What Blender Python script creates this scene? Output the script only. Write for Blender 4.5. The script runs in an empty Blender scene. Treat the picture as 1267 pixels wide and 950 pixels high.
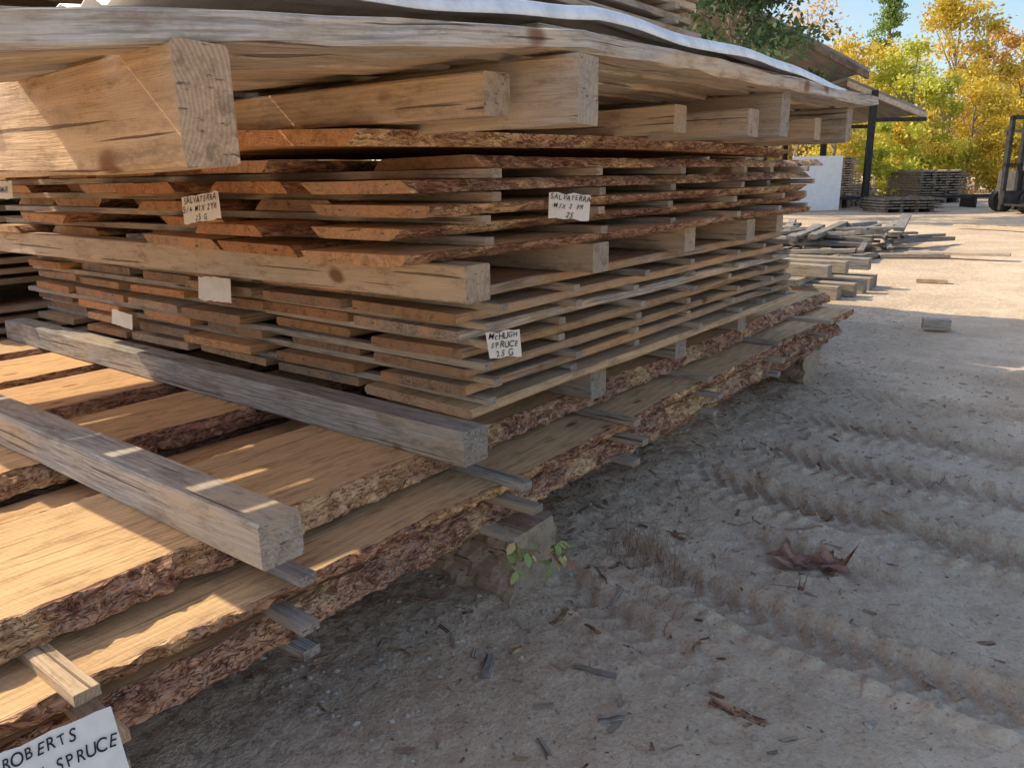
import bpy, math, random
import numpy as np
from mathutils import Vector, Matrix, noise
random.seed(7); np.random.seed(7)
R=random.uniform
sc=bpy.context.scene
YAW=math.radians(38.5); PITCH=math.radians(15); ROLL=math.radians(1.0); CAMH=1.2
HX,HY=-math.sin(YAW),math.cos(YAW); RX,RY=math.cos(YAW),math.sin(YAW)
def W(r,f,z=0): return Vector((f*HX+r*RX, f*HY+r*RY, z))
# ---------------- camera
cam=bpy.data.objects.new("camera",bpy.data.cameras.new("camera")); sc.collection.objects.link(cam)
fw=Vector((HX*math.cos(PITCH),HY*math.cos(PITCH),-math.sin(PITCH))); rt=Vector((RX,RY,0)); up=rt.cross(fw)
r2=rt*math.cos(ROLL)-up*math.sin(ROLL); u2=up*math.cos(ROLL)+rt*math.sin(ROLL)
m=Matrix((r2,u2,-fw)).transposed().to_4x4(); m.translation=Vector((0,0,CAMH)); cam.matrix_world=m
cam.data.sensor_width=36; cam.data.lens=27.3; cam.data.clip_start=.03; cam.data.clip_end=1500
sc.camera=cam
sc.view_settings.view_transform='Standard'; sc.view_settings.look='None'; sc.view_settings.exposure=0
# ---------------- light
EL=math.radians(38); SH=Vector((-.97,-.243,0)).normalized()
sd=Vector((SH.x*math.cos(EL),SH.y*math.cos(EL),math.sin(EL)))
sun=bpy.data.objects.new("sun",bpy.data.lights.new("sun",'SUN')); sc.collection.objects.link(sun)
sun.data.energy=5.0; sun.data.angle=math.radians(.5); sun.data.color=(1,.87,.64)
sun.rotation_euler=sd.to_track_quat('Z','Y').to_euler()
w=bpy.data.worlds.new("World"); sc.world=w; w.use_nodes=True
nt=w.node_tree; bg=nt.nodes['Background']; sk=nt.nodes.new('ShaderNodeTexSky'); sk.sky_type='NISHITA'
sk.sun_disc=False; sk.sun_elevation=EL; sk.sun_rotation=math.atan2(SH.x,SH.y)%(2*math.pi)
sk.air_density=1.0; sk.dust_density=1.9; sk.ozone_density=1.2
bg.inputs[1].default_value=.23; nt.links.new(sk.outputs[0],bg.inputs[0])
# ---------------- node helper
class N:
    def __init__(s,name):
        s.m=bpy.data.materials.new(name); s.m.use_nodes=True; s.t=s.m.node_tree; s.t.nodes.clear()
        s.o=s.n('ShaderNodeOutputMaterial'); s.p=s.n('ShaderNodeBsdfPrincipled'); s.l(s.p.outputs[0],s.o.inputs[0])
    def n(s,t,**k):
        x=s.t.nodes.new(t)
        for a,b in k.items(): setattr(x,a,b)
        return x
    def l(s,a,b): s.t.links.new(a,b)
    def put(s,v,i):
        if isinstance(v,(int,float)): i.default_value=v
        elif isinstance(v,tuple): i.default_value=(v+(1,)) if len(v)==3 and i.type=='RGBA' else v
        else: s.l(v,i)
    def attr(s,name,vec=True):
        a=s.n('ShaderNodeAttribute',attribute_name=name); return a.outputs['Vector' if vec else 'Color']
    def sep(s,v):
        a=s.n('ShaderNodeSeparateXYZ'); s.l(v,a.inputs[0]); return a.outputs
    def mul(s,v,k):
        a=s.n('ShaderNodeVectorMath',operation='MULTIPLY'); s.put(v,a.inputs[0]); s.put(k,a.inputs[1]); return a.outputs[0]
    def vadd(s,v,k):
        a=s.n('ShaderNodeVectorMath',operation='ADD'); s.put(v,a.inputs[0]); s.put(k,a.inputs[1]); return a.outputs[0]
    def length(s,v):
        a=s.n('ShaderNodeVectorMath',operation='LENGTH'); s.put(v,a.inputs[0]); return a.outputs['Value']
    def math(s,op,a,b=0.0,c=0.0,clamp=False):
        x=s.n('ShaderNodeMath',operation=op,use_clamp=clamp); s.put(a,x.inputs[0]); s.put(b,x.inputs[1]); s.put(c,x.inputs[2]); return x.outputs[0]
    def noise(s,v,scale,detail=4,rough=.55,dist=0,out=0):
        x=s.n('ShaderNodeTexNoise'); s.put(v,x.inputs['Vector']); x.inputs['Scale'].default_value=scale
        x.inputs['Detail'].default_value=detail; x.inputs['Roughness'].default_value=rough; x.inputs['Distortion'].default_value=dist
        return x.outputs[out]
    def vor(s,v,scale,feature='F1',out='Distance',rnd=1):
        x=s.n('ShaderNodeTexVoronoi',feature=feature); s.put(v,x.inputs['Vector']); x.inputs['Scale'].default_value=scale
        x.inputs['Randomness'].default_value=rnd
        return x.outputs[out]
    def ramp(s,v,a,b,lo=0.0,hi=1.0):
        x=s.n('ShaderNodeMapRange'); x.interpolation_type='SMOOTHSTEP'
        s.put(v,x.inputs[0]); x.inputs[1].default_value=a; x.inputs[2].default_value=b; x.inputs[3].default_value=lo; x.inputs[4].default_value=hi
        return x.outputs[0]
    def mix(s,f,a,b,mode='MIX'):
        x=s.n('ShaderNodeMix',data_type='RGBA',blend_type=mode); s.put(f,x.inputs[0]); s.put(a,x.inputs[6]); s.put(b,x.inputs[7]); return x.outputs[2]
    def bump(s,h,strength,dist,nrm=None):
        x=s.n('ShaderNodeBump'); x.inputs['Strength'].default_value=strength; x.inputs['Distance'].default_value=dist
        s.put(h,x.inputs['Height']); 
        if nrm: s.l(nrm,x.inputs['Normal'])
        return x.outputs[0]
    def fin(s,col,rough=.85,nrm=None,spec=.25):
        s.put(col,s.p.inputs['Base Color']); s.put(rough,s.p.inputs['Roughness']); s.p.inputs['Specular IOR Level'].default_value=spec
        if nrm: s.l(nrm,s.p.inputs['Normal'])
        return s.m
def wood(name,light,dark,grey,ring=.35,end=False,knots=True,crack=.6,sawm=.12):
    n=N(name); g=n.attr('gco'); t=n.sep(n.attr('tint'))
    dn=n.noise(n.mul(g,(1.4,10,10)),1,2,out=1)
    gg=n.vadd(n.mul(g,(.035,1,1)),n.mul(n.vadd(dn,(-.5,-.5,-.5)),(.03,.03,.03)))
    r=n.length(gg)
    rings=n.math('MULTIPLY_ADD',n.math('SINE',n.math('MULTIPLY',r,1100.0 if end else 720.0)),.5,.5)
    fib=n.noise(n.mul(g,(6,190,190)) if not end else n.mul(g,(60,150,150)),1,3,.75)
    fibc=n.ramp(fib,.30,.68)
    blo=n.noise(n.mul(g,(1.6,8,8)),1,2,.6)
    stain=n.noise(n.mul(g,(7,26,26)),1,5,.8)
    f=n.math('MULTIPLY_ADD',n.math('MULTIPLY',rings,blo),ring*2,n.math('MULTIPLY',fibc,.6),clamp=True)
    col=n.mix(f,light,dark)
    gm=n.math('MULTIPLY',t[1],n.ramp(blo,.3,.68,.35,1.35),clamp=True)
    gcol=n.mix(fibc,tuple(c*.55 for c in grey),tuple(min(1,c*1.3) for c in grey))
    col=n.mix(gm,col,gcol)
    col=n.mix(n.ramp(stain,.45,.72,0,.72),col,tuple(c*.48 for c in dark))
    if knots:
        kv=n.vor(n.vadd(n.mul(g,(3.0,8,4)),n.mul(dn,(.3,.3,.3))),1)
        col=n.mix(n.ramp(kv,.05,.12,.85,0),col,(.17,.07,.025))
    v=n.n('ShaderNodeCombineColor'); 
    for i in range(3): n.l(t[0],v.inputs[i])
    col=n.mix(1.0,col,v.outputs[0],'MULTIPLY')
    col=n.mix(t[2],col,n.mix(1.0,col,(1.10,.75,.47),'MULTIPLY'))
    h=fib
    if end:
        wv=n.noise(n.mul(g,(6,30,140)),1,2,.6); crm=n.ramp(wv,.62,.71,0,1)
        col=n.mix(n.math('MULTIPLY',crm,.7),col,(.05,.03,.018))
    else:
        gx=n.sep(g); saw=n.math('SINE',n.math('ADD',n.math('MULTIPLY',gx[0],520.0),n.math('MULTIPLY_ADD',gx[1],90.0,n.math('MULTIPLY',stain,14.0))))
        col=n.mix(n.math('MULTIPLY',n.ramp(saw,.2,1,0,sawm),blo),col,(.16,.09,.045))
        ck=n.ramp(n.noise(n.mul(g,(1.9,110,110)),1,1,.5),.67,.71,0,1)
        col=n.mix(n.math('MULTIPLY',ck,crack),col,(.07,.04,.025)); h=n.math('SUBTRACT',h,ck)
    return n.fin(col,.88,n.bump(h,1.0,.003))
WD=wood("sawn_spruce",(.84,.59,.32),(.57,.345,.16),(.44,.39,.335),crack=.4,sawm=.16)
WDE=wood("spruce_end_grain",(.76,.47,.27),(.37,.205,.10),(.36,.295,.24),end=True,knots=False)
TB=wood("old_timber",(.75,.57,.37),(.45,.315,.195),(.46,.43,.39),ring=.3,crack=.7,sawm=.05)
TBE=wood("timber_end_grain",(.56,.43,.29),(.28,.20,.135),(.36,.32,.28),end=True,knots=False,ring=.4)
LOG=wood("weathered_log",(.56,.40,.27),(.32,.21,.14),(.40,.34,.29),ring=.2,crack=.8,sawm=.0)
def barkmat():
    n=N("spruce_bark"); g=n.attr('gco')
    gs=n.mul(g,(1,2.4,2.4))
    a=n.noise(gs,13,4,.7,.9); b=n.noise(gs,42,2,.65); c=n.noise(g,4.0,2)
    col=n.mix(n.ramp(a,.38,.60),(.19,.083,.05),(.54,.30,.18))
    col=n.mix(n.ramp(b,.52,.67,0,.55),col,(.66,.45,.34))
    inner=n.mix(n.ramp(a,.35,.6),(.38,.19,.08),(.82,.56,.30))
    col=n.mix(n.ramp(c,.50,.63,0,.8),col,inner)
    ck=n.ramp(n.math('ABSOLUTE',n.math('SUBTRACT',n.noise(n.mul(g,(16,70,70)),1,2,.6,.8),.5)),.0,.03,1,0)
    col=n.mix(n.math('MULTIPLY',ck,.8),col,(.05,.024,.016))
    h=n.math('SUBTRACT',n.math('ADD',n.math('MULTIPLY',a,1.3),n.math('MULTIPLY',b,.5)),n.math('MULTIPLY',ck,.25))
    return n.fin(col,.92,n.bump(h,1,.010))
BK=barkmat()
def simple(name,col,rough=.7,metal=0,var=.25,scale=8,bump=0.0,coord='Object'):
    n=N(name); tc=n.n('ShaderNodeTexCoord').outputs[coord]
    a=n.noise(tc,scale,3,.65); c=n.mix(n.ramp(a,.3,.7),tuple(x*(1-var) for x in col),tuple(min(1,x*(1+var)) for x in col))
    n.p.inputs['Metallic'].default_value=metal
    return n.fin(c,rough,n.bump(n.noise(tc,scale*6,2),.5,bump) if bump else None)
# ---------------- mesh builder
class MB:
    def __init__(s): s.v=[];s.f=[];s.m=[];s.g=[];s.t=[]
    def add(s,vs,gs,fs,ms,tint):
        b=len(s.v); s.v+=vs; s.g+=gs; s.t+=[tint]*len(vs)
        s.f+=[tuple(b+i for i in f) for f in fs]; s.m+=ms
    def obj(s,name,mats,parent=None,smooth=False):
        me=bpy.data.meshes.new(name); me.from_pydata(s.v,[],s.f)
        for x in mats: me.materials.append(x)
        me.polygons.foreach_set('material_index',s.m)
        a=me.attributes.new('gco','FLOAT_VECTOR','POINT'); a.data.foreach_set('vector',np.array(s.g,dtype=np.float32).ravel())
        a=me.attributes.new('tint','FLOAT_VECTOR','POINT'); a.data.foreach_set('vector',np.array(s.t,dtype=np.float32).ravel())
        if smooth: me.polygons.foreach_set('use_smooth',[True]*len(me.polygons))
        me.update(); o=bpy.data.objects.new(name,me); sc.collection.objects.link(o)
        if parent: o.parent=parent
        return o
def empty(name):
    e=bpy.data.objects.new(name,None); sc.collection.objects.link(e); e.empty_display_size=.2; return e
def frame(x,y,z,rot,pitch=0,roll=0):
    return Matrix.Translation((x,y,z))@Matrix.Rotation(math.radians(rot),4,'Z')@Matrix.Rotation(math.radians(pitch),4,'Y')@Matrix.Rotation(math.radians(roll),4,'X')
def board(mb,M,L,Wd,T,tint=None,seg=None,bow=.0,cham=.0025,wob=.001,zf=None,mw=0,me=1):
    if tint is None: tint=(R(.75,1.1),R(.1,.8),R(0,.3))
    seg=seg or max(2,int(L/.25)); c=cham; h=Wd/2
    prof=[(-h,c),(-h,T-c),(-h+c,T),(h-c,T),(h,T-c),(h,c),(h-c,0),(-h+c,0)]
    off=Vector((R(-9,9),R(.03,.16)*random.choice((-1,1)),R(-.12,.12))); sd_=R(0,99)
    vs=[];gs=[];rings=[]
    for i in range(seg+1):
        x=L*i/seg; bz=bow*4*(i/seg)*(1-i/seg)+wob*2*noise.noise(Vector((x*1.5,sd_,0)))
        if zf: bz+=zf(x)
        by=wob*2*noise.noise(Vector((x*1.5,sd_,7)))
        rg=[]
        for k,(y,z) in enumerate(prof):
            jy=wob*noise.noise(Vector((x*9,k*3.3,sd_))); jz=wob*noise.noise(Vector((x*9,k*3.3,sd_+5)))
            p=Vector((x,y+jy+by,z+jz+bz)); rg.append(len(vs)); vs.append(tuple(M@p)); gs.append((x+off.x,y+off.y,z+off.z))
        rings.append(rg)
    fs=[];ms=[]
    for i in range(seg):
        a,b=rings[i],rings[i+1]
        for k in range(8):
            k2=(k+1)%8; fs.append((a[k],b[k],b[k2],a[k2])); ms.append(mw)
    mb.add(vs,gs,fs,ms,tint)
    for rg,rev in ((rings[0],0),(rings[-1],1)):
        cv=[vs[i] for i in rg]; cg=[gs[i] for i in rg]; f=tuple(range(8))
        mb.add(cv,cg,[f[::-1] if rev else f],[me],tint)
def slab(mb,M,L,Wd,T,tint=None,step=.05,rows=3,amp=.03,bamp=.005,slant=.02,bow=0,rim=.006,zf=None,sdd=None,barks=(1,1)):
    if tint is None: tint=(R(.85,1.1),R(.0,.3),R(0,.4))
    s=R(0,200) if sdd is None else sdd; n=max(3,int(L/step)); off=Vector((R(-9,9),R(-.08,.08),R(.02,.2)))
    sa=slant*random.choice((-1,1)); sb=slant*random.choice((-1,1))
    nz=noise.noise; vs=[];gs=[];rings=[]
    for i in range(n+1):
        x=L*i/n
        wa=Wd/2+amp*(nz(Vector((x*.9,s,0)))+.35*nz(Vector((x*4,s,3)))+.18*nz(Vector((x*14,s,3))))
        wb=Wd/2+amp*(nz(Vector((x*.9,s,9)))+.35*nz(Vector((x*4,s,12))))
        bz=bow*4*(i/n)*(1-i/n)+.003*nz(Vector((x*1.2,s,20)))+(zf(x) if zf else 0)
        ra=rim*(1+.8*nz(Vector((x*22,s,1)))); rb=rim
        pts=[]
        for k in range(rows+1):
            t=k/rows
            d=bamp*(1.3*nz(Vector((x*16,s,t*T*22)))+.9*nz(Vector((x*45,s+4,t*T*50))))*(barks[0])
            bul=.006*math.sin(math.pi*t)
            pts.append((-(wa+sa*(.5-t)*(1+.6*nz(Vector((x*3,s,40))))+bul+d),T*t))
        pts.append((-(wa-sa*.5)+ra,T+.0006)); pts.append((wb-sb*.5-rb,T+.0006))
        for k in range(rows+1):
            t=1-k/rows
            d=bamp*nz(Vector((x*16,s+50,t*T*22)))
            pts.append((wb+sb*(.5-t)+.005*math.sin(math.pi*t)+d,T*t))
        rg=[]
        for (y,z) in pts:
            rg.append(len(vs)); vs.append(tuple(M@Vector((x,y,z+bz)))); gs.append((x+off.x,y+off.y,z+off.z))
        rings.append(rg)
    K=len(rings[0]); fs=[];ms=[]
    for i in range(n):
        a,b=rings[i],rings[i+1]
        for k in range(K):
            k2=(k+1)%K; fs.append((a[k],b[k],b[k2],a[k2]))
            ms.append(0 if (k==rows+1 or k==K-1) else 2)
    mb.add(vs,gs,fs,ms,tint)
    for rg,rev in ((rings[0],0),(rings[-1],1)):
        cv=[vs[i] for i in rg]; cg=[gs[i] for i in rg]; f=tuple(range(K))
        mb.add(cv,cg,[f[::-1] if rev else f],[1],tint)
MATS=[WD,WDE,BK]; TM=[TB,TBE,BK]
def stick(mb,x0,y,z,L,w=.036,h=.021,tint=None,rot=0):
    board(mb,frame(x0,y,z,180+rot),L,w,h,tint or (R(.8,1.1),R(.3,1.0),R(0,.1)),seg=2,cham=.0015)
# ================= bottom slab stack
st=empty("slab_lumber_stack")
mb=MB()
LZ=[.20,.274,.348,.422]; T=.052
def yslab(mb,xedge,y0,y1,z,Wd,yaw=0,**k):
    slab(mb,frame(xedge-Wd/2,y0,z,90+yaw),y1-y0,Wd,T,**k)
lay=[[(-1.36,.42),(-1.86,.5),(-2.45,.45),(-2.98,.5),(-3.55,.5)],
     [(-1.30,.55),(-1.90,.45),(-2.42,.5),(-3.0,.45),(-3.52,.5)],
     [(-1.265,.5),(-1.80,.36),(-2.24,.46),(-2.78,.40),(-3.26,.5),(-3.82,.4)],
     [(-1.405,.50),(-2.2,.40),(-2.74,.42),(-3.3,.45),(-3.84,.4)]]
for li,L_ in enumerate(lay):
    for bi,(xe,wd) in enumerate(L_):
        near=bi==0 or (li==3 and bi<2)
        y0=-.9+R(-.3,.2); y1=4.85+R(-.15,.12)
        yslab(mb,xe,y0,y1,LZ[li],wd,yaw=R(-.25,.25) if bi else 0.15*(li-1.5),
              tint=(R(.95,1.15),R(.05,.3),R(.05,.4)),step=.013 if near else .07,rows=7 if near else 3,
              amp=.035 if bi else .045,bamp=.017 if near else .004,slant=.04,sdd=li*17+bi*5+3.0)
mb.obj("live_edge_slabs",MATS,st)
mb=MB()
for li in (1,2,3):
    for y in (.10,.40,.83,1.52,2.17,2.85,3.6,4.3):
        pr=R(.0,.05); 
        if abs(y-.4)<.01: pr=.075
        if abs(y-.83)<.01: pr=.06
        if abs(y-1.52)<.01: pr=.09
        if abs(y-2.17)<.01: pr=.06
        edge={1:-1.26,2:-1.235,3:-1.25}[li]
        stick(mb,edge+pr-(.03 if li==3 and y<1 else 0),y+R(-.04,.04),LZ[li]-.0215,2.7,w=.042,rot=R(-2,2),tint=(R(.8,1),R(.4,1),.0) if y>.5 else (1.05,.2,.1))
mb.obj("stickers",TM,st)
mb=MB()
for y,xe,rr in ((-.25,-1.4,0),(1.70,-1.27,2.5),(3.15,-1.6,2),(4.50,-1.36,-1)):
    slab(mb,frame(xe,y,-.02,180+rr),2.6,.22,.215,tint=(1.1,.4,.15),step=.025,rows=8,amp=.025,bamp=.03,slant=.05,rim=.045)
mb.obj("bolster_logs",[LOG,TBE,LOG],st)
mb=MB(); board(mb,frame(-1.215,.80,.4755,180.5),2.6,.098,.098,(1.08,.75,.0),seg=14,cham=.005,wob=.002); mb.obj("timber_beam",TM)
# ================= square edged stack
st=empty("board_lumber_stack")
mb=MB()
for y,xe in ((1.435,-1.265),(2.15,-1.34),(2.83,-1.375),(3.52,-1.40)):
    board(mb,frame(xe,y,.4755,180+R(-.4,.4)),2.95,.095,.095,(R(.8,.95),1.1 if y<2 else .8,.0),seg=12,cham=.005,wob=.002)
mb.obj("bolster_beams",TM,st)
mb=MB(); ms_=MB(); PT=.0505; z0=.572
cols=[(-1.365,.42),(-1.835,.42),(-2.30,.42),(-2.77,.43),(-3.26,.44),(-3.76,.42)]
for k in range(7):
    z=z0+k*PT
    for ci,(xe,wd) in enumerate(cols):
        w_=wd+R(-.09,.01); xx=xe+R(-.035,.035)+(.014*(3-k) if ci==0 else 0)
        y0=1.50+R(-.04,.045)+(.02 if ci>2 else 0); 
        rot=R(-.4,.4)
        warm=(R(.68,1.2),R(.05,.95),R(.0,.75))
        board(mb,frame(xx-w_/2,y0,z+R(0,.001),90+rot,pitch=0,roll=R(-.8,.8)),2.46+R(-.03,.05),w_,.028+R(-.002,.003),warm,seg=14,wob=.0035,bow=R(-.004,.004),cham=R(.003,.008))
    if k<6:
        for y in (1.56,1.98,2.40,2.83,3.25,3.6,3.9):
            stick(ms_,-1.345+R(-.01,.05)+(.03 if y<1.6 else 0),y+R(-.03,.03),z+.0292,2.9,w=.034,h=.0205,rot=R(-1,1))
mb.obj("boards",MATS,st); ms_.obj("stickers",TM,st)
# ================= live edge stack
st=empty("live_edge_lumber_stack")
mb=MB(); ztop=.572+7*PT-.018
for y,xe in ((1.41,-1.22),(2.06,-1.28),(2.80,-1.34),(3.38,-1.33),(3.93,-1.4)):
    board(mb,frame(xe,y,ztop,180+R(-.4,.4)),2.95,.09,.09,(R(1,1.1),.4,.05),seg=12,cham=.004,wob=.002)
mb.obj("bolster_beams",TM,st)
mb=MB(); ms_=MB(); z0=ztop+.091; P2=.0555
cols=[(-1.30,.40),(-1.74,.40),(-2.22,.42),(-2.72,.40),(-3.2,.42),(-3.72,.40)]
for k in range(5):
    z=z0+k*P2
    for ci,(xe,wd) in enumerate(cols):
        near=ci==0
        y0=(1.36+R(-.14,.14)) if ci<3 else 1.40+R(-.1,.22)
        slab(mb,frame(xe-wd/2+R(-.04,.04)+(.03 if k in(0,2) and near else 0),y0,z,90+R(-1.4,1.4),roll=R(-1,1)),2.5+R(-.1,.25),wd+R(-.1,.02),.030+R(-.003,.002),
             tint=(R(.85,1.2),R(.05,.5),R(.1,.75)),step=.018 if near else .06,rows=4 if near else 3,amp=.055,bamp=.015 if near else .004,slant=.04,bow=R(-.005,.005))
    if k<4:
        for y in (1.5,2.0,2.5,3.0,3.5,3.85):
            stick(ms_,-1.28+R(-.03,.06),y+R(-.03,.03),z+.0315,2.85,w=.036,h=.0215,rot=R(-1.5,1.5))
zc=z0+5*P2-.002
slab(mb,frame(-1.47,1.04,zc-.004,90+2,roll=2),2.7,.46,.032,tint=(1.15,.1,.5),step=.015,rows=5,amp=.07,bamp=.018,slant=.05,bow=.012)
slab(mb,frame(-2.0,1.06,zc,90-2,roll=-1),2.7,.42,.030,tint=(1.15,.1,.5),step=.03,rows=5,amp=.05,bamp=.010,slant=.05,bow=.01)
slab(mb,frame(-2.6,1.20,zc,90-2,roll=-1),2.5,.40,.030,tint=(1,.1,.5),step=.05,rows=5,amp=.05,bamp=.010,slant=.05,bow=.01)
mb.obj("live_edge_boards",MATS,st); ms_.obj("stickers",TM,st)
# ================= upper deck
st=empty("timber_deck_stack")
mb=MB()
for (y,xe,z,w_,h,Lb,tt) in ((.511,-.83,1.212,.072,.133,3.4,(1.2,.2,.3)),(1.252,-.81,1.288,.07,.122,3.3,(1.05,.6,.05)),(2.44,-.875,1.30,.07,.126,3.2,(.95,.8,.0)),(3.235,-.915,1.30,.07,.126,3.1,(.95,.8,.0)),(-.5,-.8,1.12,.14,.13,3.3,(1,.2,.1))):
    board(mb,frame(xe,y,z,180+R(-.8,.8)),Lb,w_,h,tt,seg=30,cham=.006,wob=.006)
for (y,xe,z) in ((1.135,-.925,1.303),(2.06,-1.03,1.305),(2.27,-.905,1.30),(2.97,-.945,1.305),(1.7,-1.5,1.305)):
    board(mb,frame(xe,y,z,180+R(-2,2)),2.7,.075,.074,(1.12,R(.2,.7),.15),seg=12,cham=.004,wob=.003)
mb.obj("cross_timbers",TM,st)
YS=[-1.5,-.5,.3,.53,1.25,2.55,3.7]; ZS=[1.08,1.255,1.31,1.347,1.412,1.428,1.428]
zd=lambda y: float(np.interp(y,YS,ZS))
mb=MB(); x=-.835; i=0
while x>-4.0:
    wd=R(.11,.17); y0=R(-1.0,-.8); y1=3.36+R(-.12,.08)
    if i>=3: y0=R(.42,.5)
    if i==7: y0=-.9
    board(mb,frame(x-wd/2,y0,0,90),y1-y0,wd,.036,(R(.95,1.2),R(.4,1),R(0,.15)),seg=36,cham=.005,wob=.007,zf=lambda t,y0=y0: zd(y0+t))
    x-=wd+(R(.015,.04) if i<3 else R(.02,.07)); i+=1
x=-.95
while x>-3.6:
    wd=R(.15,.25); y0=1.15+R(-.1,.3); board(mb,frame(x-wd/2,y0,.038,90),3.25-y0+R(-.1,.1),wd,.032,None,seg=16,wob=.003,zf=lambda t,y0=y0: zd(y0+t)); x-=wd+R(.02,.05)
mb.obj("deck_planks",TM,st)
mb=MB()
for k in range(9):
    x=-1.5-R(0,.05); z=1.52+k*.05
    while x>-3.9:
        wd=R(.2,.34); ys_=.95+R(-.3,.35) if x<-2.0 else 1.4+R(-.3,.2); ye=3.2 if x>-2.4 else 5.05  # rear boards get added unseen length, to cast shade on the open ground
        board(mb,frame(x-wd/2,ys_,z,90+R(-.4,.4)),ye-ys_+R(-.1,.0),wd,.027,None,seg=6); x-=wd+R(.02,.06)
    for y in (1.7,2.3,2.9): stick(mb,-1.48,y,z-.0225,2.5)
for y in (1.7,2.4,3.0): board(mb,frame(-1.4,y,1.502-.001,180),2.4,.09,.016,None)
mb.obj("upper_boards",TM,st)
def sheet():
    vs=[];fs=[]; ys=np.linspace(.55,3.3,60); nx=42
    for yy in ys:
        zz=float(np.interp(yy,[.5,.81,1.48,2.3,3.3],[1.42,1.455,1.515,1.505,1.478]))
        for j in range(nx):
            x=-.93-(j/(nx-1))*.62-(.03*math.sin(yy*2))
            cz=.008*math.sin(j/(nx-1)*2*math.pi*7)+.016*noise.noise(Vector((x*3,yy*3,0)))+(-.02 if j==0 else 0)
            vs.append((x,yy,zz+cz+.012))
    for a in range(len(ys)-1):
        for j in range(nx-1):
            q=a*nx+j; fs.append((q,q+1,q+nx+1,q+nx))
    me=bpy.data.meshes.new("roof_sheet"); me.from_pydata(vs,[],fs); me.polygons.foreach_set('use_smooth',[True]*len(fs))
    me.materials.append(simple("galvanised",(.86,.86,.86),.4,.1,.14,14)); o=bpy.data.objects.new("corrugated_metal_sheet",me); sc.collection.objects.link(o)
    md=o.modifiers.new('s','SOLIDIFY'); md.thickness=.002
sheet()
# ================= neighbouring stacks
def simple_stack(name,x1,x0,y0,y1,zs,zt,pitch=.055,rotx=False,tint=None):
    st=empty(name); mb=MB(); z=zs
    for y in (y0+.2,(y0+y1)/2,y1-.2): board(mb,frame(x1+.05,y,.0,180),x1-x0+.05,.12,zs-.002,None,seg=3)
    k=0
    while z<zt:
        x=x1+R(-.03,.03)
        while x>x0:
            wd=R(.2,.36); board(mb,frame(x-wd/2,y0+R(-.05,.05),z,90),y1-y0+R(-.05,.05),wd,.03,tint or (R(.7,1.05),R(.2,.8),R(0,.3)),seg=3); x-=wd+R(.01,.03)
        for y in (y0+.1,(y0+y1)/2,y1-.1): stick(mb,x1+.02,y,z+.031,x1-x0,h=.022)
        z+=pitch; k+=1
        if k%8==0:
            for y in (y0+.2,(y0+y1)/2,y1-.2): board(mb,frame(x1+.05,y,z,180),x1-x0+.05,.09,.088,None,seg=3)
            z+=.09
    mb.obj("boards",TM,st); return st
simple_stack("unseen_lumber_stack",-4.7,-7.0,1.2,3.9,.15,1.9)
simple_stack("unseen_lumber_stack",-4.9,-7.0,-1.9,.9,.15,.9)
simple_stack("unseen_lumber_stack",-2.75,-4.6,5.1,6.85,.15,1.95)  # unseen stack, added and sized for the shadow it throws on the ground
mb=MB()
for i in range(5):
    board(mb,frame(-2.15+R(-.1,.15),7.75+i*.26,.0+.0,180+R(-3,3)),2.6,.13,.13,(R(.7,.9),R(.6,1),.05),seg=4,cham=.006)
for i in range(4):
    board(mb,frame(-2.6+R(-.1,.1)-i*.3,7.5,.133,90+R(-3,3)),1.9,.2,.06,(R(.7,.9),R(.6,1),.05),seg=4)
for i in range(3):
    board(mb,frame(-2.2+R(-.1,.15),7.8+i*.42,.195,180+R(-3,3)),2.4,.12,.12,(R(.7,.9),R(.6,1),.05),seg=4,cham=.006)
mb.obj("timber_pile",TM)
mb=MB()
for i in range(80):
    c=Vector((-3.9+R(-1.0,1.25),12.2+R(-1.3,1.3),R(.0,.34)))
    board(mb,frame(c.x,c.y,c.z,180+R(-12,12) if i%3==0 else 90+R(-18,18),R(-4,4),R(-8,8)),R(.8,2.0),R(.07,.16),R(.03,.07),(R(.45,.75),R(.9,1.2),0),seg=2)
mb.obj("scrap_board_heap",TM)
mb=MB()
for i in range(22):
    board(mb,frame(R(-3.0,2.8),R(11.5,20),.0+R(0,.05),R(-30,50),R(-1,1)),R(.8,2.6),R(.09,.18),R(.03,.06),(R(.6,1.05),R(.3,1),.1),seg=2)
mb.obj("scattered_boards",TM)
mb=MB(); board(mb,frame(-1.19,6.62,.005,20),.19,.09,.075,(1,.6,0),seg=2); board(mb,frame(-1.8,9.4,.005,10),.3,.12,.04,(1.1,.2,.2),seg=2); mb.obj("offcut_blocks",TM)
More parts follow.
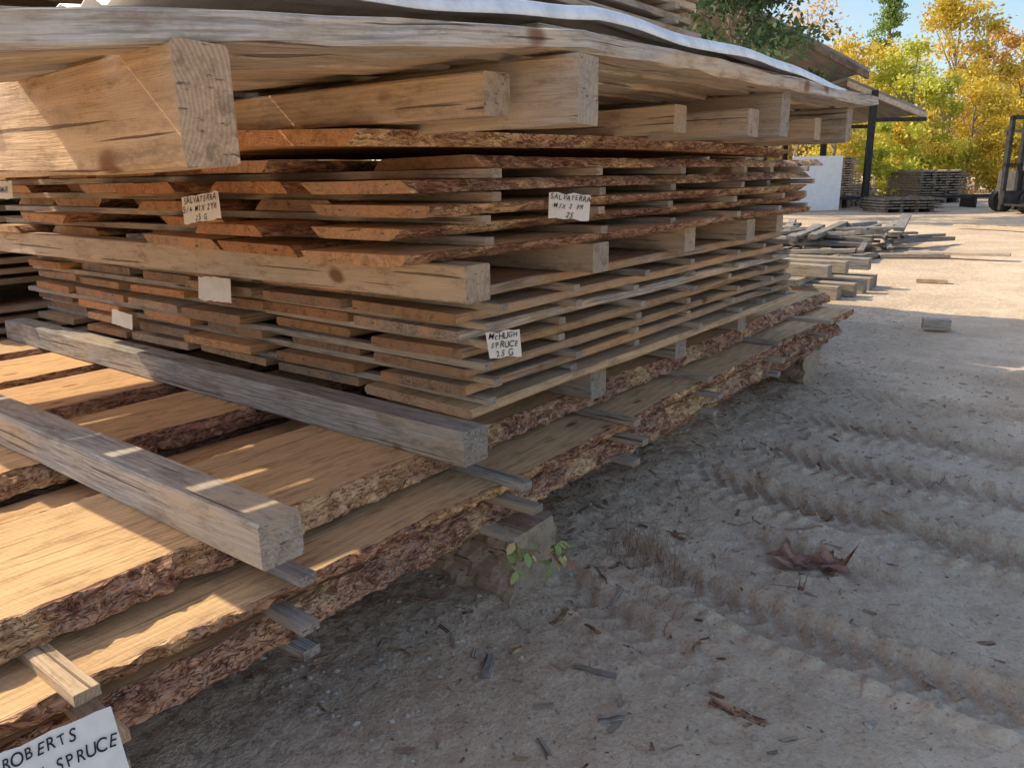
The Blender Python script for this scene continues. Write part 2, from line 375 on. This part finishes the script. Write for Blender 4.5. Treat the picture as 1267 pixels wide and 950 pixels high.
# ================= ground
def vn(x,y,s=0):
    xi=np.floor(x).astype(np.int64); yi=np.floor(y).astype(np.int64); fx=x-xi; fy=y-yi; fx=fx*fx*(3-2*fx); fy=fy*fy*(3-2*fy)
    def h(a,b):
        n_=(a*374761393+b*668265263+s*1442695041)&0x7fffffff; n_=((n_^(n_>>13))*1274126177)&0x7fffffff; n_=n_^(n_>>16)
        return (n_&0xffff)/65535.0
    return (h(xi,yi)*(1-fx)+h(xi+1,yi)*fx)*(1-fy)+(h(xi,yi+1)*(1-fx)+h(xi+1,yi+1)*fx)*fy-.5
def sstep(a,b,t): t=np.clip((t-a)/(b-a),0,1); return t*t*(3-2*t)
def gh(x,y,full=False):
    x=np.asarray(x,float); y=np.asarray(y,float)
    d=np.hypot(x+.7,y-3); fine=np.exp(-(d/6.0)**2)
    h=.03*vn(x*.7,y*.7,1)+.025*vn(x*2.1,y*2.1,2)*fine+fine*(.014*vn(x*6,y*6,3)+.009*vn(x*14,y*14,4)+.006*vn(x*30,y*30,5)+.004*vn(x*60,y*60,6))
    open_=sstep(-1.42,-1.0,x+.22*vn(x*2,y*2,9))
    tr=np.zeros_like(h); rc=np.zeros_like(h)
    for (yb,sl,cv,wd,dp) in ((1.62,-.22,.10,.085,.026),(1.93,-.20,.10,.095,.034),(2.32,-.12,.12,.105,.028),(2.72,-.05,.10,.115,.034),(3.2,.02,.10,.115,.028),(3.75,.05,.08,.13,.030),(4.4,.1,.06,.14,.026),(5.2,.1,.05,.15,.026),(6.2,.1,.05,.15,.026)):
        s_=y-(yb+sl*(x+.7)+cv*(x+.7)**2+.06*vn(x*1.5,y*0+yb,11)); 
        lug=np.abs(np.sin((x+np.abs(s_)*.8+.03*vn(x*7,y*7,21))*math.pi/.070))
        a=np.abs(s_)+.012*vn(x*18,y*18,23)
        ins=1-sstep(wd*.73,wd,a)
        rim=np.exp(-((a-wd*(1.02+.2*lug))/.023)**2)
        keep=sstep(-.34,.0,vn(x*1.9+yb*7,y*1.9,31))
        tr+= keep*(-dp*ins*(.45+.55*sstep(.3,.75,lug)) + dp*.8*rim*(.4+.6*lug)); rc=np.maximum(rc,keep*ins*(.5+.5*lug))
    k_=open_*np.exp(-((y-3)/4.5)**2)
    h=h+k_*tr
    return (h,k_*rc) if full else h
def lines(a,b,step,lo,hi,fac,mx=9):
    c=list(np.arange(a,b,step)); s=step; v=c[-1]; up_=[]
    while v<hi: s*=fac; v+=s; up_.append(v)
    s=step; v=c[0]; dn=[]
    while v>lo: s*=fac; v-=s; dn.append(v)
    return np.array(dn[::-1]+c+up_)
xs=lines(-1.9,.35,.0115,-400,400,1.12); ys=lines(.9,4.4,.0115,-400,600,1.05)
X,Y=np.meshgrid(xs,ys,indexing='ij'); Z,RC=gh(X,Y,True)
co=np.stack([X,Y,Z],-1).reshape(-1,3).astype(np.float32); nx,ny=X.shape
idx=np.arange(nx*ny).reshape(nx,ny); q=np.stack([idx[:-1,:-1],idx[1:,:-1],idx[1:,1:],idx[:-1,1:]],-1).reshape(-1,4)
def npmesh(name,co,q,mats):
    me=bpy.data.meshes.new(name); me.vertices.add(len(co)); me.vertices.foreach_set('co',co.astype(np.float32).ravel())
    k=q.shape[1]; me.loops.add(q.size); me.loops.foreach_set('vertex_index',q.astype(np.int32).ravel())
    me.polygons.add(len(q)); me.polygons.foreach_set('loop_start',np.arange(0,q.size,k,dtype=np.int32)); 
    me.update(calc_edges=True); 
    for x in mats: me.materials.append(x)
    o=bpy.data.objects.new(name,me); sc.collection.objects.link(o); return o
def groundmat():
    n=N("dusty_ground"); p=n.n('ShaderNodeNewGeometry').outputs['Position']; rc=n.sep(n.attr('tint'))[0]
    a=n.noise(p,1.1,4,.65); b=n.noise(p,8,4,.75); c=n.noise(p,75,3,.75)
    col=n.mix(n.ramp(a,.38,.62),(.63,.475,.325),(.78,.605,.43))
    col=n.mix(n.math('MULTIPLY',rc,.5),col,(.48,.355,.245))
    col=n.mix(n.ramp(b,.46,.70,0,.5),col,(.46,.34,.23))
    col=n.mix(n.ramp(c,.53,.72,0,.55),col,(.88,.74,.57))
    col=n.mix(n.ramp(c,.46,.30,0,.6),col,(.30,.22,.15))
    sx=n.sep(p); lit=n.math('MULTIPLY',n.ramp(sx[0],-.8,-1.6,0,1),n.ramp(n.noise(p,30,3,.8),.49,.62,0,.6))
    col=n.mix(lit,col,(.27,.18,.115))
    h=n.math('ADD',n.math('MULTIPLY',b,.6),n.math('MULTIPLY',c,.35))
    return n.fin(col,.95,n.bump(h,1.0,.022),.1)
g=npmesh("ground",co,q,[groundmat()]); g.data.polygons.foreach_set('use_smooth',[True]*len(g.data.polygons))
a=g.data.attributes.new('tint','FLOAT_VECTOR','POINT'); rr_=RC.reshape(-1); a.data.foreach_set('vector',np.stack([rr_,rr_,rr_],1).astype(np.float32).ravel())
# ================= small scatter
def scatter(name,n,fn,mats):
    mb=MB()
    for i in range(n): fn(mb)
    return mb.obj(name,mats)
def pebble(mb):
    while True:
        x=R(-1.7,.3); y=.9+6*random.random()**1.5
        if random.random()<.35+.6*(x<-1.1): break
    s=.002+.010*random.random()**4; z=float(gh(x,y)); M=frame(x,y,z+s*.2,R(0,360),R(-20,20))
    vs=[];k=6
    vs.append((0,0,s*.6))
    for j in range(k): a=j*6.283/k; r=s*R(.75,1.2); vs.append((r*math.cos(a),r*math.sin(a)*.75,s*R(-.1,.25)))
    fs=[(0,1+j,1+(j+1)%k) for j in range(k)]
    for j in range(k): vs.append((vs[1+j][0]*.8,vs[1+j][1]*.8,-s*.6))
    fs+=[(1+j,1+k+j,1+k+(j+1)%k,1+(j+1)%k) for j in range(k)]
    o=R(0,50); vv=[tuple(M@Vector(v)) for v in vs]
    mb.add(vv,[(v[0]+o,v[1],v[2]) for v in vs],fs,[0]*len(fs),(R(.65,1.15),R(.3,1),0))
def stone():
    n=N("gravel_stone"); t=n.sep(n.attr('tint')); v=n.n('ShaderNodeCombineColor')
    for i in range(3): n.l(t[0],v.inputs[i])
    return n.fin(n.mix(1.0,n.mix(t[1],(.58,.46,.33),(.52,.46,.40)),v.outputs[0],'MULTIPLY'),.9)
scatter("gravel",1900,pebble,[stone()])
def chip(mb):
    x=-1.75+1.95*random.random()**2.0; y=.9+4.5*random.random()**1.3; L=.008+.05*random.random()**5; wd=L*R(.12,.35)
    z=float(gh(x,y)); M=frame(x,y,z+.001,R(0,360),R(-10,10),R(-15,15))
    board(mb,M,L,wd,R(.001,.004),(R(.45,1.1),R(.3,.9),R(0,.4)),seg=2,cham=.0004,wob=.0012,mw=random.choice((0,0,2)))
scatter("bark_and_wood_chips",1900,chip,TM)
def strips():
    mb=MB(); spots=[(-.95,1.42,.11,.02,20),(-.62,1.50,.13,.022,10),(-1.05,1.75,.08,.012,70),(-.85,2.75,.14,.02,5),(-1.1,1.25,.10,.018,120),(-.8,1.30,.06,.02,40)]
    for i in range(24): spots.append((-1.55+1.0*random.random()**1.6,1.1+2.6*random.random(),R(.02,.08),R(.003,.014),R(0,180)))
    for (x,y,L,wd,rot) in spots:
        z=float(gh(x,y)); a=math.radians(rot)
        def zf(t,x=x,y=y,a=a,z=z): return float(gh(x+t*math.cos(a),y+t*math.sin(a)))-z
        board(mb,frame(x,y,z+.001,rot),L,wd,R(.002,.006),(R(.6,1.1),R(.5,1),.1),seg=9,cham=.0008,wob=.006,zf=zf,mw=random.choice((0,2)))
    mb.obj("bark_strips",TM)
    mb=MB()
    for i in range(34):
        x=-1.5+1.3*random.random()**1.8; y=1.1+3.0*random.random(); rot=R(0,180); a=math.radians(rot); z=float(gh(x,y))
        def zf(t,x=x,y=y,a=a,z=z): return float(gh(x+t*math.cos(a),y+t*math.sin(a)))-z
        board(mb,frame(x,y,z+.001,rot),R(.04,.13),R(.0015,.003),R(.0015,.003),(R(.7,1.2),R(.3,.9),.1),seg=10,cham=.0005,wob=.006,zf=zf)
    mb.obj("twigs",[LOG,LOG,LOG])
strips()
def blades(name,spots,mat):
    vs=[];fs=[]
    for (cx,cy,n_,sp,hh) in spots:
        for i in range(n_):
            x=cx+random.gauss(0,sp); y=cy+random.gauss(0,sp); z=float(gh(x,y)); a=R(0,6.28); L=hh*R(.4,1.2); wv=R(.0006,.0016); be=R(.5,1.6)
            px,py,pz=x,y,z-.003; dx,dy=math.cos(a),math.sin(a); ang=R(.7,1.5); b0=len(vs)
            for k in range(6):
                t=k/5; ww=wv*(1-t*.85); vs.append((px-dy*ww,py+dx*ww,pz)); vs.append((px+dy*ww,py-dx*ww,pz+.0003))
                an=ang-be*t; px+=dx*math.cos(an)*L/5; py+=dy*math.cos(an)*L/5; pz=max(pz+math.sin(an)*L/5,z+.001)
            for k in range(5): q=b0+2*k; fs.append((q,q+1,q+3,q+2))
    me=bpy.data.meshes.new(name); me.from_pydata(vs,[],fs); me.materials.append(mat); o=bpy.data.objects.new(name,me); sc.collection.objects.link(o)
blades("dry_grass",[(-1.10,2.05,120,.06,.14),(-.94,2.02,80,.06,.10),(-1.28,2.25,60,.12,.09),(-1.5,3.0,50,.25,.1),(-.86,1.78,50,.06,.07),(-1.0,1.6,30,.1,.05),(-1.6,4.2,60,.3,.12)],simple("dry_grass",(.32,.20,.115),.8,0,.4,30))
def maple(name,pos,size,rot,mat):
    lob=[(0,1.0),(18,.55),(30,.62),(48,.95),(62,.5),(78,.55),(100,.8),(120,.45),(150,.42),(172,.15)]
    pol=[(a,r) for a,r in lob]+[(360-a,r) for a,r in lob[::-1] if a>0]
    vs=[(0,0,0)];fs=[]
    for ring in (.35,.68,1.0):
        for a,r in pol:
            rr=size*(.30*(1-ring)*1.0+ (r*ring if ring==1 else min(r,.62)*ring)); an=math.radians(a)
            vs.append((rr*math.cos(an),rr*math.sin(an),0))
    K=len(pol)
    for i in range(K): fs.append((0,1+i,1+(i+1)%K))
    for g_ in range(2):
        for i in range(K): a=1+g_*K; fs.append((a+i,a+K+i,a+K+(i+1)%K,a+(i+1)%K))
    out=[]
    for (x,y,z) in vs:
        d=math.hypot(x,y)/size; z=.034*d*d*(1+1.3*math.sin(4*math.atan2(y,x)+1))+.020*noise.noise(Vector((x*22,y*22,rot)))
        out.append((x*(1-.12*d*math.sin(rot*3)),y*.85,abs(z)+.004))
    for k in range(5): out+= [(-k*.022,.001,.012),( -k*.022,-.001,.010)]
    b0=len(out)-10
    for k in range(4): q=b0+2*k; fs.append((q,q+1,q+3,q+2))
    me=bpy.data.meshes.new(name); me.from_pydata(out,[],fs); me.materials.append(mat); me.polygons.foreach_set('use_smooth',[True]*len(fs)); o=bpy.data.objects.new(name,me); sc.collection.objects.link(o)
    o.location=pos; o.rotation_euler=(R(-.1,.1),R(-.1,.1),rot); return o
LF=simple("dead_leaf",(.31,.155,.105),.7,0,.6,30,.003)
maple("dead_maple_leaf",(-.69,2.29,float(gh(-.69,2.29))+.018),.125,2.2,LF)
maple("dead_maple_leaf",(-.61,2.36,float(gh(-.61,2.36))+.018),.10,.5,LF)
maple("dead_leaf",(-.62,2.12,float(gh(-.62,2.12))+.004),.02,.5,LF)
def sprig(pos,sg=1):
    e=empty("weed_sprig"); e.location=pos
    vs=[];fs=[];mi=[]
    for s_ in range(3):
        a=R(-1.2,1.8); L=R(.10,.18)*sg
        pts=[]
        for k in range(8):
            t=k/7; pts.append(Vector((.07*t*math.cos(a)+.02,.13*t*math.sin(a),L*math.sin(t*2.4)*.9)))
        for k in range(7):
            b=len(vs); wv=.0012; vs+= [tuple(pts[k]+Vector((0,wv,0))),tuple(pts[k]-Vector((0,wv,0))),tuple(pts[k+1]-Vector((0,wv,0))),tuple(pts[k+1]+Vector((0,wv,0)))]; fs.append((b,b+1,b+2,b+3)); mi.append(0)
            if k>1:
                for sgn in (1,-1):
                    d=Vector((R(-.6,1),sgn*R(.3,1),R(-1.1,.1))).normalized(); l=R(.022,.045); sd2=d.cross(Vector((.3,.2,1))).normalized()*l*.28; q=pts[k]; b=len(vs)
                    vs+= [tuple(q),tuple(q+d*l*.35+sd2),tuple(q+d*l*.75+sd2*.7),tuple(q+d*l),tuple(q+d*l*.75-sd2*.7),tuple(q+d*l*.35-sd2)]; fs.append(tuple(range(b,b+6))); mi.append(random.choice((1,1,2,2,3)))
    me=bpy.data.meshes.new("leaves"); me.from_pydata(vs,[],fs)
    for mt in (simple("stem",(.30,.14,.09)),simple("weed_leaf_green",(.30,.36,.12),.6),simple("weed_leaf_yellow",(.56,.43,.18),.6),simple("weed_leaf_red",(.45,.20,.12),.6)): me.materials.append(mt)
    me.polygons.foreach_set('material_index',mi); o=bpy.data.objects.new("leaves",me); sc.collection.objects.link(o); o.parent=e
sprig((-1.22,1.64,.04)); sprig((-1.21,1.46,.31),-.8)
# ================= labels
PAPER=simple("paper",(.84,.80,.72),.8,0,.06,20); INK=simple("marker_ink",(.02,.02,.025),.6,0,0)
def label(c,nrm,right,wd,ht,lines_,size):
    c=Vector(c); nrm=Vector(nrm).normalized(); right=Vector(right); right=(right-nrm*right.dot(nrm)).normalized(); upv=nrm.cross(right)
    M=Matrix((right,upv,nrm)).transposed().to_4x4(); M.translation=c
    vs=[];fs=[];n_=10
    for i in range(n_+1):
        x=-wd/2+wd*i/n_
        for s_ in (-1,1): vs.append((x+.004*noise.noise(Vector((x*30,s_*5,c.y))),s_*ht/2+.006*noise.noise(Vector((x*40,s_,c.x))),-.0016-.6*(x/wd)**2*.01))
    for i in range(n_): q=2*i; fs.append((q,q+2,q+3,q+1))
    me=bpy.data.meshes.new("paper_label"); me.from_pydata(vs,[],fs); me.materials.append(PAPER)
    o=bpy.data.objects.new("paper_label",me); sc.collection.objects.link(o); o.matrix_world=M
    for i,t in enumerate(lines_):
        xw=-len(t)*size*.29
        yb=ht*.5-ht*(i+.55)/len(lines_)
        for ch in t:
            if ch!=' ':
                cu=bpy.data.curves.new("handwriting",'FONT'); cu.body=ch; cu.size=size*R(.85,1.15); cu.shear=R(.1,.4); cu.offset=.0002*size/.03
                cu.align_x='CENTER'; cu.align_y='CENTER'; cu.materials.append(INK)
                to=bpy.data.objects.new("handwriting",cu); sc.collection.objects.link(to); to.parent=o; to.location=(xw+size*.29,yb+R(-.06,.06)*size,.0006); to.rotation_euler=(0,0,R(-.14,.14)); to.scale=(.82,1,1)
            xw+=size*.58*(1.0 if ch!=' ' else .7)
label((-1.135,.315,.372),(.75,-.35,.55),(.30,1,.10),.205,.098,["ROBERTS","8/4+8/4 SPRUCE","7.25 G"],.025)
label((-1.262,1.555,.772),(.55,-.8,.12),(.8,.55,.1),.085,.070,["McHUGH","SPRUCE","25 G"],.022)
label((-1.20,1.77,1.118),(.7,-.7,.15),(.7,.7,-.1),.11,.068,["SALVATERRA","MIX 2 YR","25"],.019)
label((-2.00,1.17,1.130),(.15,-1,.1),(1,.1,.12),.15,.072,["SALVATERRA","5/4 MIX 2YR","25 G"],.023)
label((-2.42,1.43,.845),(.1,-1,.1),(1,.05,.0),.17,.08,[],.02)
label((-3.12,1.43,.675),(.1,-1,.1),(1,.05,-.1),.14,.06,[],.02)
label((-3.62,1.27,1.18),(.1,-1,.1),(1,.05,0),.12,.07,["MAR"],.035)
# ================= background
def boxes(name,items,mat,parent=None):
    vs=[];fs=[]
    for (a0,a1,f0,f1,z0_,z1_) in items:
        b=len(vs)
        for z in (z0_,z1_):
            for (a,f) in ((a0,f0),(a1,f0),(a1,f1),(a0,f1)): vs.append(tuple(W(a,f,z)))
        fs+=[(b,b+3,b+2,b+1),(b+4,b+5,b+6,b+7)]+[(b+i,b+(i+1)%4,b+4+(i+1)%4,b+4+i) for i in range(4)]
    me=bpy.data.meshes.new(name); me.from_pydata(vs,[],fs); me.materials.append(mat); o=bpy.data.objects.new(name,me); sc.collection.objects.link(o)
    if parent: o.parent=parent
    return o
STEEL=simple("dark_steel",(.045,.042,.04),.6,.3,.3); ROOF=simple("roof_metal",(.30,.27,.25),.6,.2,.25,2); DW=simple("dark_wood",(.20,.15,.11),.9,0,.4,4)
shed=empty("open_lumber_shed")
def prof_roof(name,pts,th,f0,f1,mat,parent):
    vs=[];fs=[]
    n_=len(pts)
    for f in (f0,f1):
        for (a,z) in pts: vs.append(tuple(W(a,f,z)))
        for (a,z) in pts: vs.append(tuple(W(a,f,z-th)))
    K=2*n_
    for i in range(n_-1):
        fs.append((i,i+1,K+i+1,K+i)); fs.append((n_+i,K+n_+i,K+n_+i+1,n_+i+1)); fs.append((i,n_+i,n_+i+1,i+1)); fs.append((K+i,K+i+1,K+n_+i+1,K+n_+i))
    fs.append((0,K,K+n_,n_)); fs.append((n_-1,2*n_-1,K+2*n_-1,K+n_-1))
    me=bpy.data.meshes.new(name); me.from_pydata(vs,[],fs); me.materials.append(mat); o=bpy.data.objects.new(name,me); sc.collection.objects.link(o); o.parent=parent
prof_roof("main_roof",[(-1,4.5),(4.5,7.3),(10.9,4.15)],.10,25,36,ROOF,shed)
prof_roof("lean_to_roof",[(10.5,3.95),(13.05,2.95)],.09,25.5,35,ROOF,shed)
prof_roof("gable_fascia",[(-1,4.38),(4.5,7.18),(10.9,4.03)],.2,24.9,25.05,DW,shed)
prof_roof("lean_to_fascia",[(10.5,3.84),(13.05,2.84)],.16,25.4,25.5,simple("fascia_tan",(.60,.47,.34),.8),shed)
it=[]
for f in (25.3,29,33,35.6):
    it+=[(11.25,11.42,f,f+.17,0,3.55),(7.2,7.4,f,f+.2,0,5.5),(1,1.2,f,f+.2,0,5.1)]
    it+=[(11.3,13.0,f+.03,f+.13,2.62,2.74)]
boxes("posts_and_beams",it,STEEL,shed)
boxes("rear_wall",[(-1,9.5,35.7,35.9,0,3.6)],DW,shed)
boxes("rafters",[(8.2,10.8,f,f+.1,3.55,3.75) for f in (26,27.5,29,30.5,32,33.5)],DW,shed)
boxes("white_panel_sheet",[(8.35,9.75,23.6,23.68,.05,1.6),(9.75,9.8,23.6,24.5,.05,1.6)],simple("white_panel",(.8,.81,.83),.6,0,.05))
def wstack(name,a0,a1,f0,f1,z0_,z1_,p=.075,tone=(.50,.36,.24)):
    it=[];z=z0_
    while z<z1_:
        a=a0+R(-.04,.04); 
        while a<a1: wd=R(.15,.3); it.append((a,min(a+wd,a1+.1),f0+R(-.08,.08),f1,z,z+p*.55)); a+=wd+.02
        z+=p
    for a in np.linspace(a0+.1,a1-.2,4): it.append((a,a+.1,f0+.1,f1,0,z1_))
    boxes(name,it,simple(name+"_wood",tone,.85,0,.35,6))
wstack("shed_lumber_stack",9.95,11.1,25.5,28,.35,1.55)
wstack("shed_lumber_stack",11.6,12.4,27,29,.1,.7)
wstack("shed_lumber_stack",7.4,8.3,26.5,28.5,.1,1.7)
wstack("far_lumber_stack",14.6,16.3,28.5,31,.25,1.15,.09,(.26,.21,.16))
wstack("dark_lumber_stack",10.6,12.2,22.5,24,.1,.42,.08,(.22,.18,.14))
rail=empty("steel_roller_table")
boxes("rails",[(9.8,15.9,24.6,24.7,.30,.38),(9.8,15.9,25.3,25.4,.30,.38)],STEEL,rail)
boxes("legs",[(a,a+.08,24.6,25.4,0,.30) for a in (9.9,11.4,12.9,14.4,15.7)],STEEL,rail)
gt=empty("forklift")
MG=simple("machine_grey",(.10,.09,.085),.6)
boxes("mast",[(13.0,13.09,21,21.12,.1,2.45),(13.36,13.45,21,21.12,.1,2.45),(13.0,13.45,21,21.1,2.38,2.48),(13.0,13.45,21,21.1,1.2,1.3)],STEEL,gt)
boxes("carriage_and_forks",[(12.98,13.5,20.9,21,.25,.6),(13.02,13.12,20.0,20.95,.22,.27),(13.36,13.46,20.0,20.95,.22,.27)],STEEL,gt)
boxes("body",[(13.5,15.4,20.9,22.1,.35,1.1),(14.8,15.6,20.95,22.05,.5,1.3)],MG,gt)
boxes("overhead_guard",[(13.55,13.61,20.95,21.01,1.1,2.1),(14.9,14.96,20.95,21.01,1.1,2.1),(13.55,13.61,22.0,22.06,1.1,2.1),(14.9,14.96,22.0,22.06,1.1,2.1),(13.5,15.0,20.9,22.1,2.1,2.16)],STEEL,gt)
for (a_,f_) in ((13.7,20.9),(15.1,20.9),(13.7,22.1),(15.1,22.1)):
    bpy.ops.mesh.primitive_cylinder_add(vertices=24,radius=.32,depth=.22,location=W(a_,f_,.32),rotation=(math.pi/2,0,YAW)); o=bpy.context.object; o.name="wheel"; o.data.materials.append(STEEL); o.parent=gt
wstack("yard_lumber_stack",13.6,15.6,18.6,19.8,.12,.40,.08,(.6,.46,.3))
# trees
def leafmat(name,cols,trans=.35):
    n=N(name); t=n.sep(n.attr('tint')); c=n.mix(t[0],cols[0],cols[1])
    n.put(c,n.p.inputs['Base Color']); n.p.inputs['Roughness'].default_value=.6
    tr=n.n('ShaderNodeBsdfTranslucent'); n.l(c,tr.inputs[0]); mx=n.n('ShaderNodeMixShader'); mx.inputs[0].default_value=trans
    n.l(n.p.outputs[0],mx.inputs[1]); n.l(tr.outputs[0],mx.inputs[2]); n.l(mx.outputs[0],n.o.inputs[0]); return n.m
YEL=leafmat("leaves_yellow",[(.40,.33,.04),(.95,.70,.09)]); ORG=leafmat("leaves_orange",[(.46,.28,.07),(.90,.56,.18)])
GRN=leafmat("leaves_green",[(.12,.20,.05),(.38,.50,.12)]); DGR=leafmat("leaves_dark_green",[(.03,.06,.02),(.12,.20,.07)],.2)
LIM=leafmat("leaves_lime",[(.32,.37,.04),(.86,.80,.11)])
TRK=simple("tree_trunk",(.30,.25,.20),.9,0,.3,5)
rng=np.random.default_rng(3)
def leafquads(cen,size,flat=0):
    n_=len(cen); d=rng.normal(size=(n_,3)); d/=np.linalg.norm(d,axis=1)[:,None]; e=rng.normal(size=(n_,3)); e-=d*(e*d).sum(1)[:,None]; e/=np.linalg.norm(e,axis=1)[:,None]
    s=size*rng.uniform(.6,1.3,(n_,1)); co=np.stack([cen-d*s,cen+e*s*.5,cen+d*s,cen-e*s*.5],1).reshape(-1,3)
    return co
def tree(name,r,f,H,Rd,mat,nl,leaf=.13,base=.25,conifer=False,trunk=True,nc=46):
    e=empty(name); b=np.array(W(r,f,0)); 
    cs=[]
    for i in range(nc):
        t=rng.uniform(0,1) 
        z=H*(base+(1-base)*t); rr=Rd*((1-t)**.8 if conifer else math.sqrt(max(.05,1-(2*t-.9)**2/1.25)))*rng.uniform(.35,1.05)
        a=rng.uniform(0,6.283); cs.append((rr*math.cos(a),rr*math.sin(a),z*(.97 if t>.9 else 1)))
    cs=np.array(cs); k=rng.integers(0,nc,nl); cw=rng.uniform(.12,.28,nc)*Rd
    off=rng.normal(size=(nl,3))*cw[k][:,None]*np.array([1,1,.45 if conifer else .7])*.75
    cen=cs[k]+off+b; cen[:,2]=np.maximum(cen[:,2],.1)
    co=leafquads(cen,leaf); q=np.arange(len(co)).reshape(-1,4)
    o=npmesh("crown",co,q,[mat]); o.parent=e
    ct=rng.uniform(0,1,nc); tv=np.clip(.55*ct[k]+.45*rng.uniform(0,1,nl),0,1); tv=np.repeat(tv,4); 
    a=o.data.attributes.new('tint','FLOAT_VECTOR','POINT'); a.data.foreach_set('vector',np.stack([tv,tv,tv],1).astype(np.float32).ravel())
    vs=[];fs=[]
    def limb(p0,p1,r0,r1,sg=4):
        p0=np.array(p0,float);p1=np.array(p1,float); prev=None
        for s_ in range(sg+1):
            t=s_/sg; p=p0*(1-t)+p1*t+ (rng.normal(size=3)*.06 if 0<s_<sg else 0); r_=r0*(1-t)+r1*t; bb=len(vs)
            for j in range(6): an=j*6.283/6; vs.append(tuple(p+np.array([r_*math.cos(an),r_*math.sin(an),0])))
            if prev is not None:
                for j in range(6): fs.append((prev+j,prev+(j+1)%6,bb+(j+1)%6,bb+j))
            prev=bb
    if trunk:
        limb(b-[0,0,.2],b+[0,0,H*.93],H*.014,.02,7)
        for c in cs[:26]: limb(b+[0,0,max(.15*H,c[2]*.72)],b+c,.04,.012,3)
        me=bpy.data.meshes.new("trunk"); me.from_pydata(vs,[],fs); me.materials.append(TRK); t_=bpy.data.objects.new("trunk",me); sc.collection.objects.link(t_); t_.parent=e
A=lambda u,f:(u-633)/985*f
tree("hemlock_tree",A(900,21),21,9.0,2.2,DGR,14000,.09,.36,True,nc=90)
tree("autumn_tree",A(985,40),40,9.2,2.3,ORG,2000,.10,.3)
tree("autumn_tree",A(1030,36),36,6.6,1.9,YEL,5000,.09,.15)
tree("pine_tree",A(1083,47),47,11.2,1.5,GRN,8000,.10,.2,True,nc=60)
tree("autumn_tree",A(1062,44),44,7.8,2.2,YEL,7000,.10,.2)
tree("autumn_tree",A(1165,40),40,9.3,2.1,YEL,10000,.10,.12,nc=60)
tree("autumn_tree",A(1210,44),44,8.4,1.8,ORG,8000,.10,.1)
tree("autumn_tree",A(1120,35),35,6.4,1.8,LIM,10000,.09,.05)
tree("autumn_tree",A(1255,40),40,6.9,2.1,YEL,9000,.10,.08)
tree("autumn_tree",A(1320,42),42,7.5,2.6,YEL,6000,.13,.1)
tree("autumn_tree",A(1400,40),40,8.0,2.6,ORG,5000,.14,.1)
tree("autumn_tree",A(1195,36),36,4.8,1.9,YEL,8000,.09,.04)
for u_,f_,h_ in ((1095,31,3.2),(1125,33,3.6),(1160,34,2.6),(1235,33,3.0),(1275,32,2.6),(1330,34,3.0),(1040,38,3.8)):
    tree("shrub",A(u_,f_),f_,h_,1.3,random.choice((LIM,YEL,LIM)),4500,.08,.05,trunk=False,nc=24)
def treeline():
    cs=[]
    for i in range(110):
        a=rng.uniform(-20,100); f=rng.uniform(58,80); H=rng.uniform(6,9.5); cs.append((a,f,H))
    allc=[];tv=[]
    for (a,f,H) in cs:
        b=np.array(W(a,f,0)); n_=1000; t=rng.uniform(0,1,n_); rr=2.6*np.sqrt(np.clip(1-(2*t-.9)**2/1.3,.02,1))*rng.uniform(.3,1.05,n_); an=rng.uniform(0,6.283,n_)
        allc.append(b+np.stack([rr*np.cos(an),rr*np.sin(an),H*t],1)); tv.append(np.clip(rng.uniform(0,1)*.6+rng.uniform(0,.4,n_),0,1))
    c=np.concatenate(allc); v=np.repeat(np.concatenate(tv),4); co=leafquads(c,.26)
    o=npmesh("distant_trees",co,np.arange(len(co)).reshape(-1,4),[leafmat("leaves_distant",[(.22,.20,.07),(.66,.48,.16)])])
    a=o.data.attributes.new('tint','FLOAT_VECTOR','POINT'); a.data.foreach_set('vector',np.stack([v,v,v],1).astype(np.float32).ravel())
treeline()
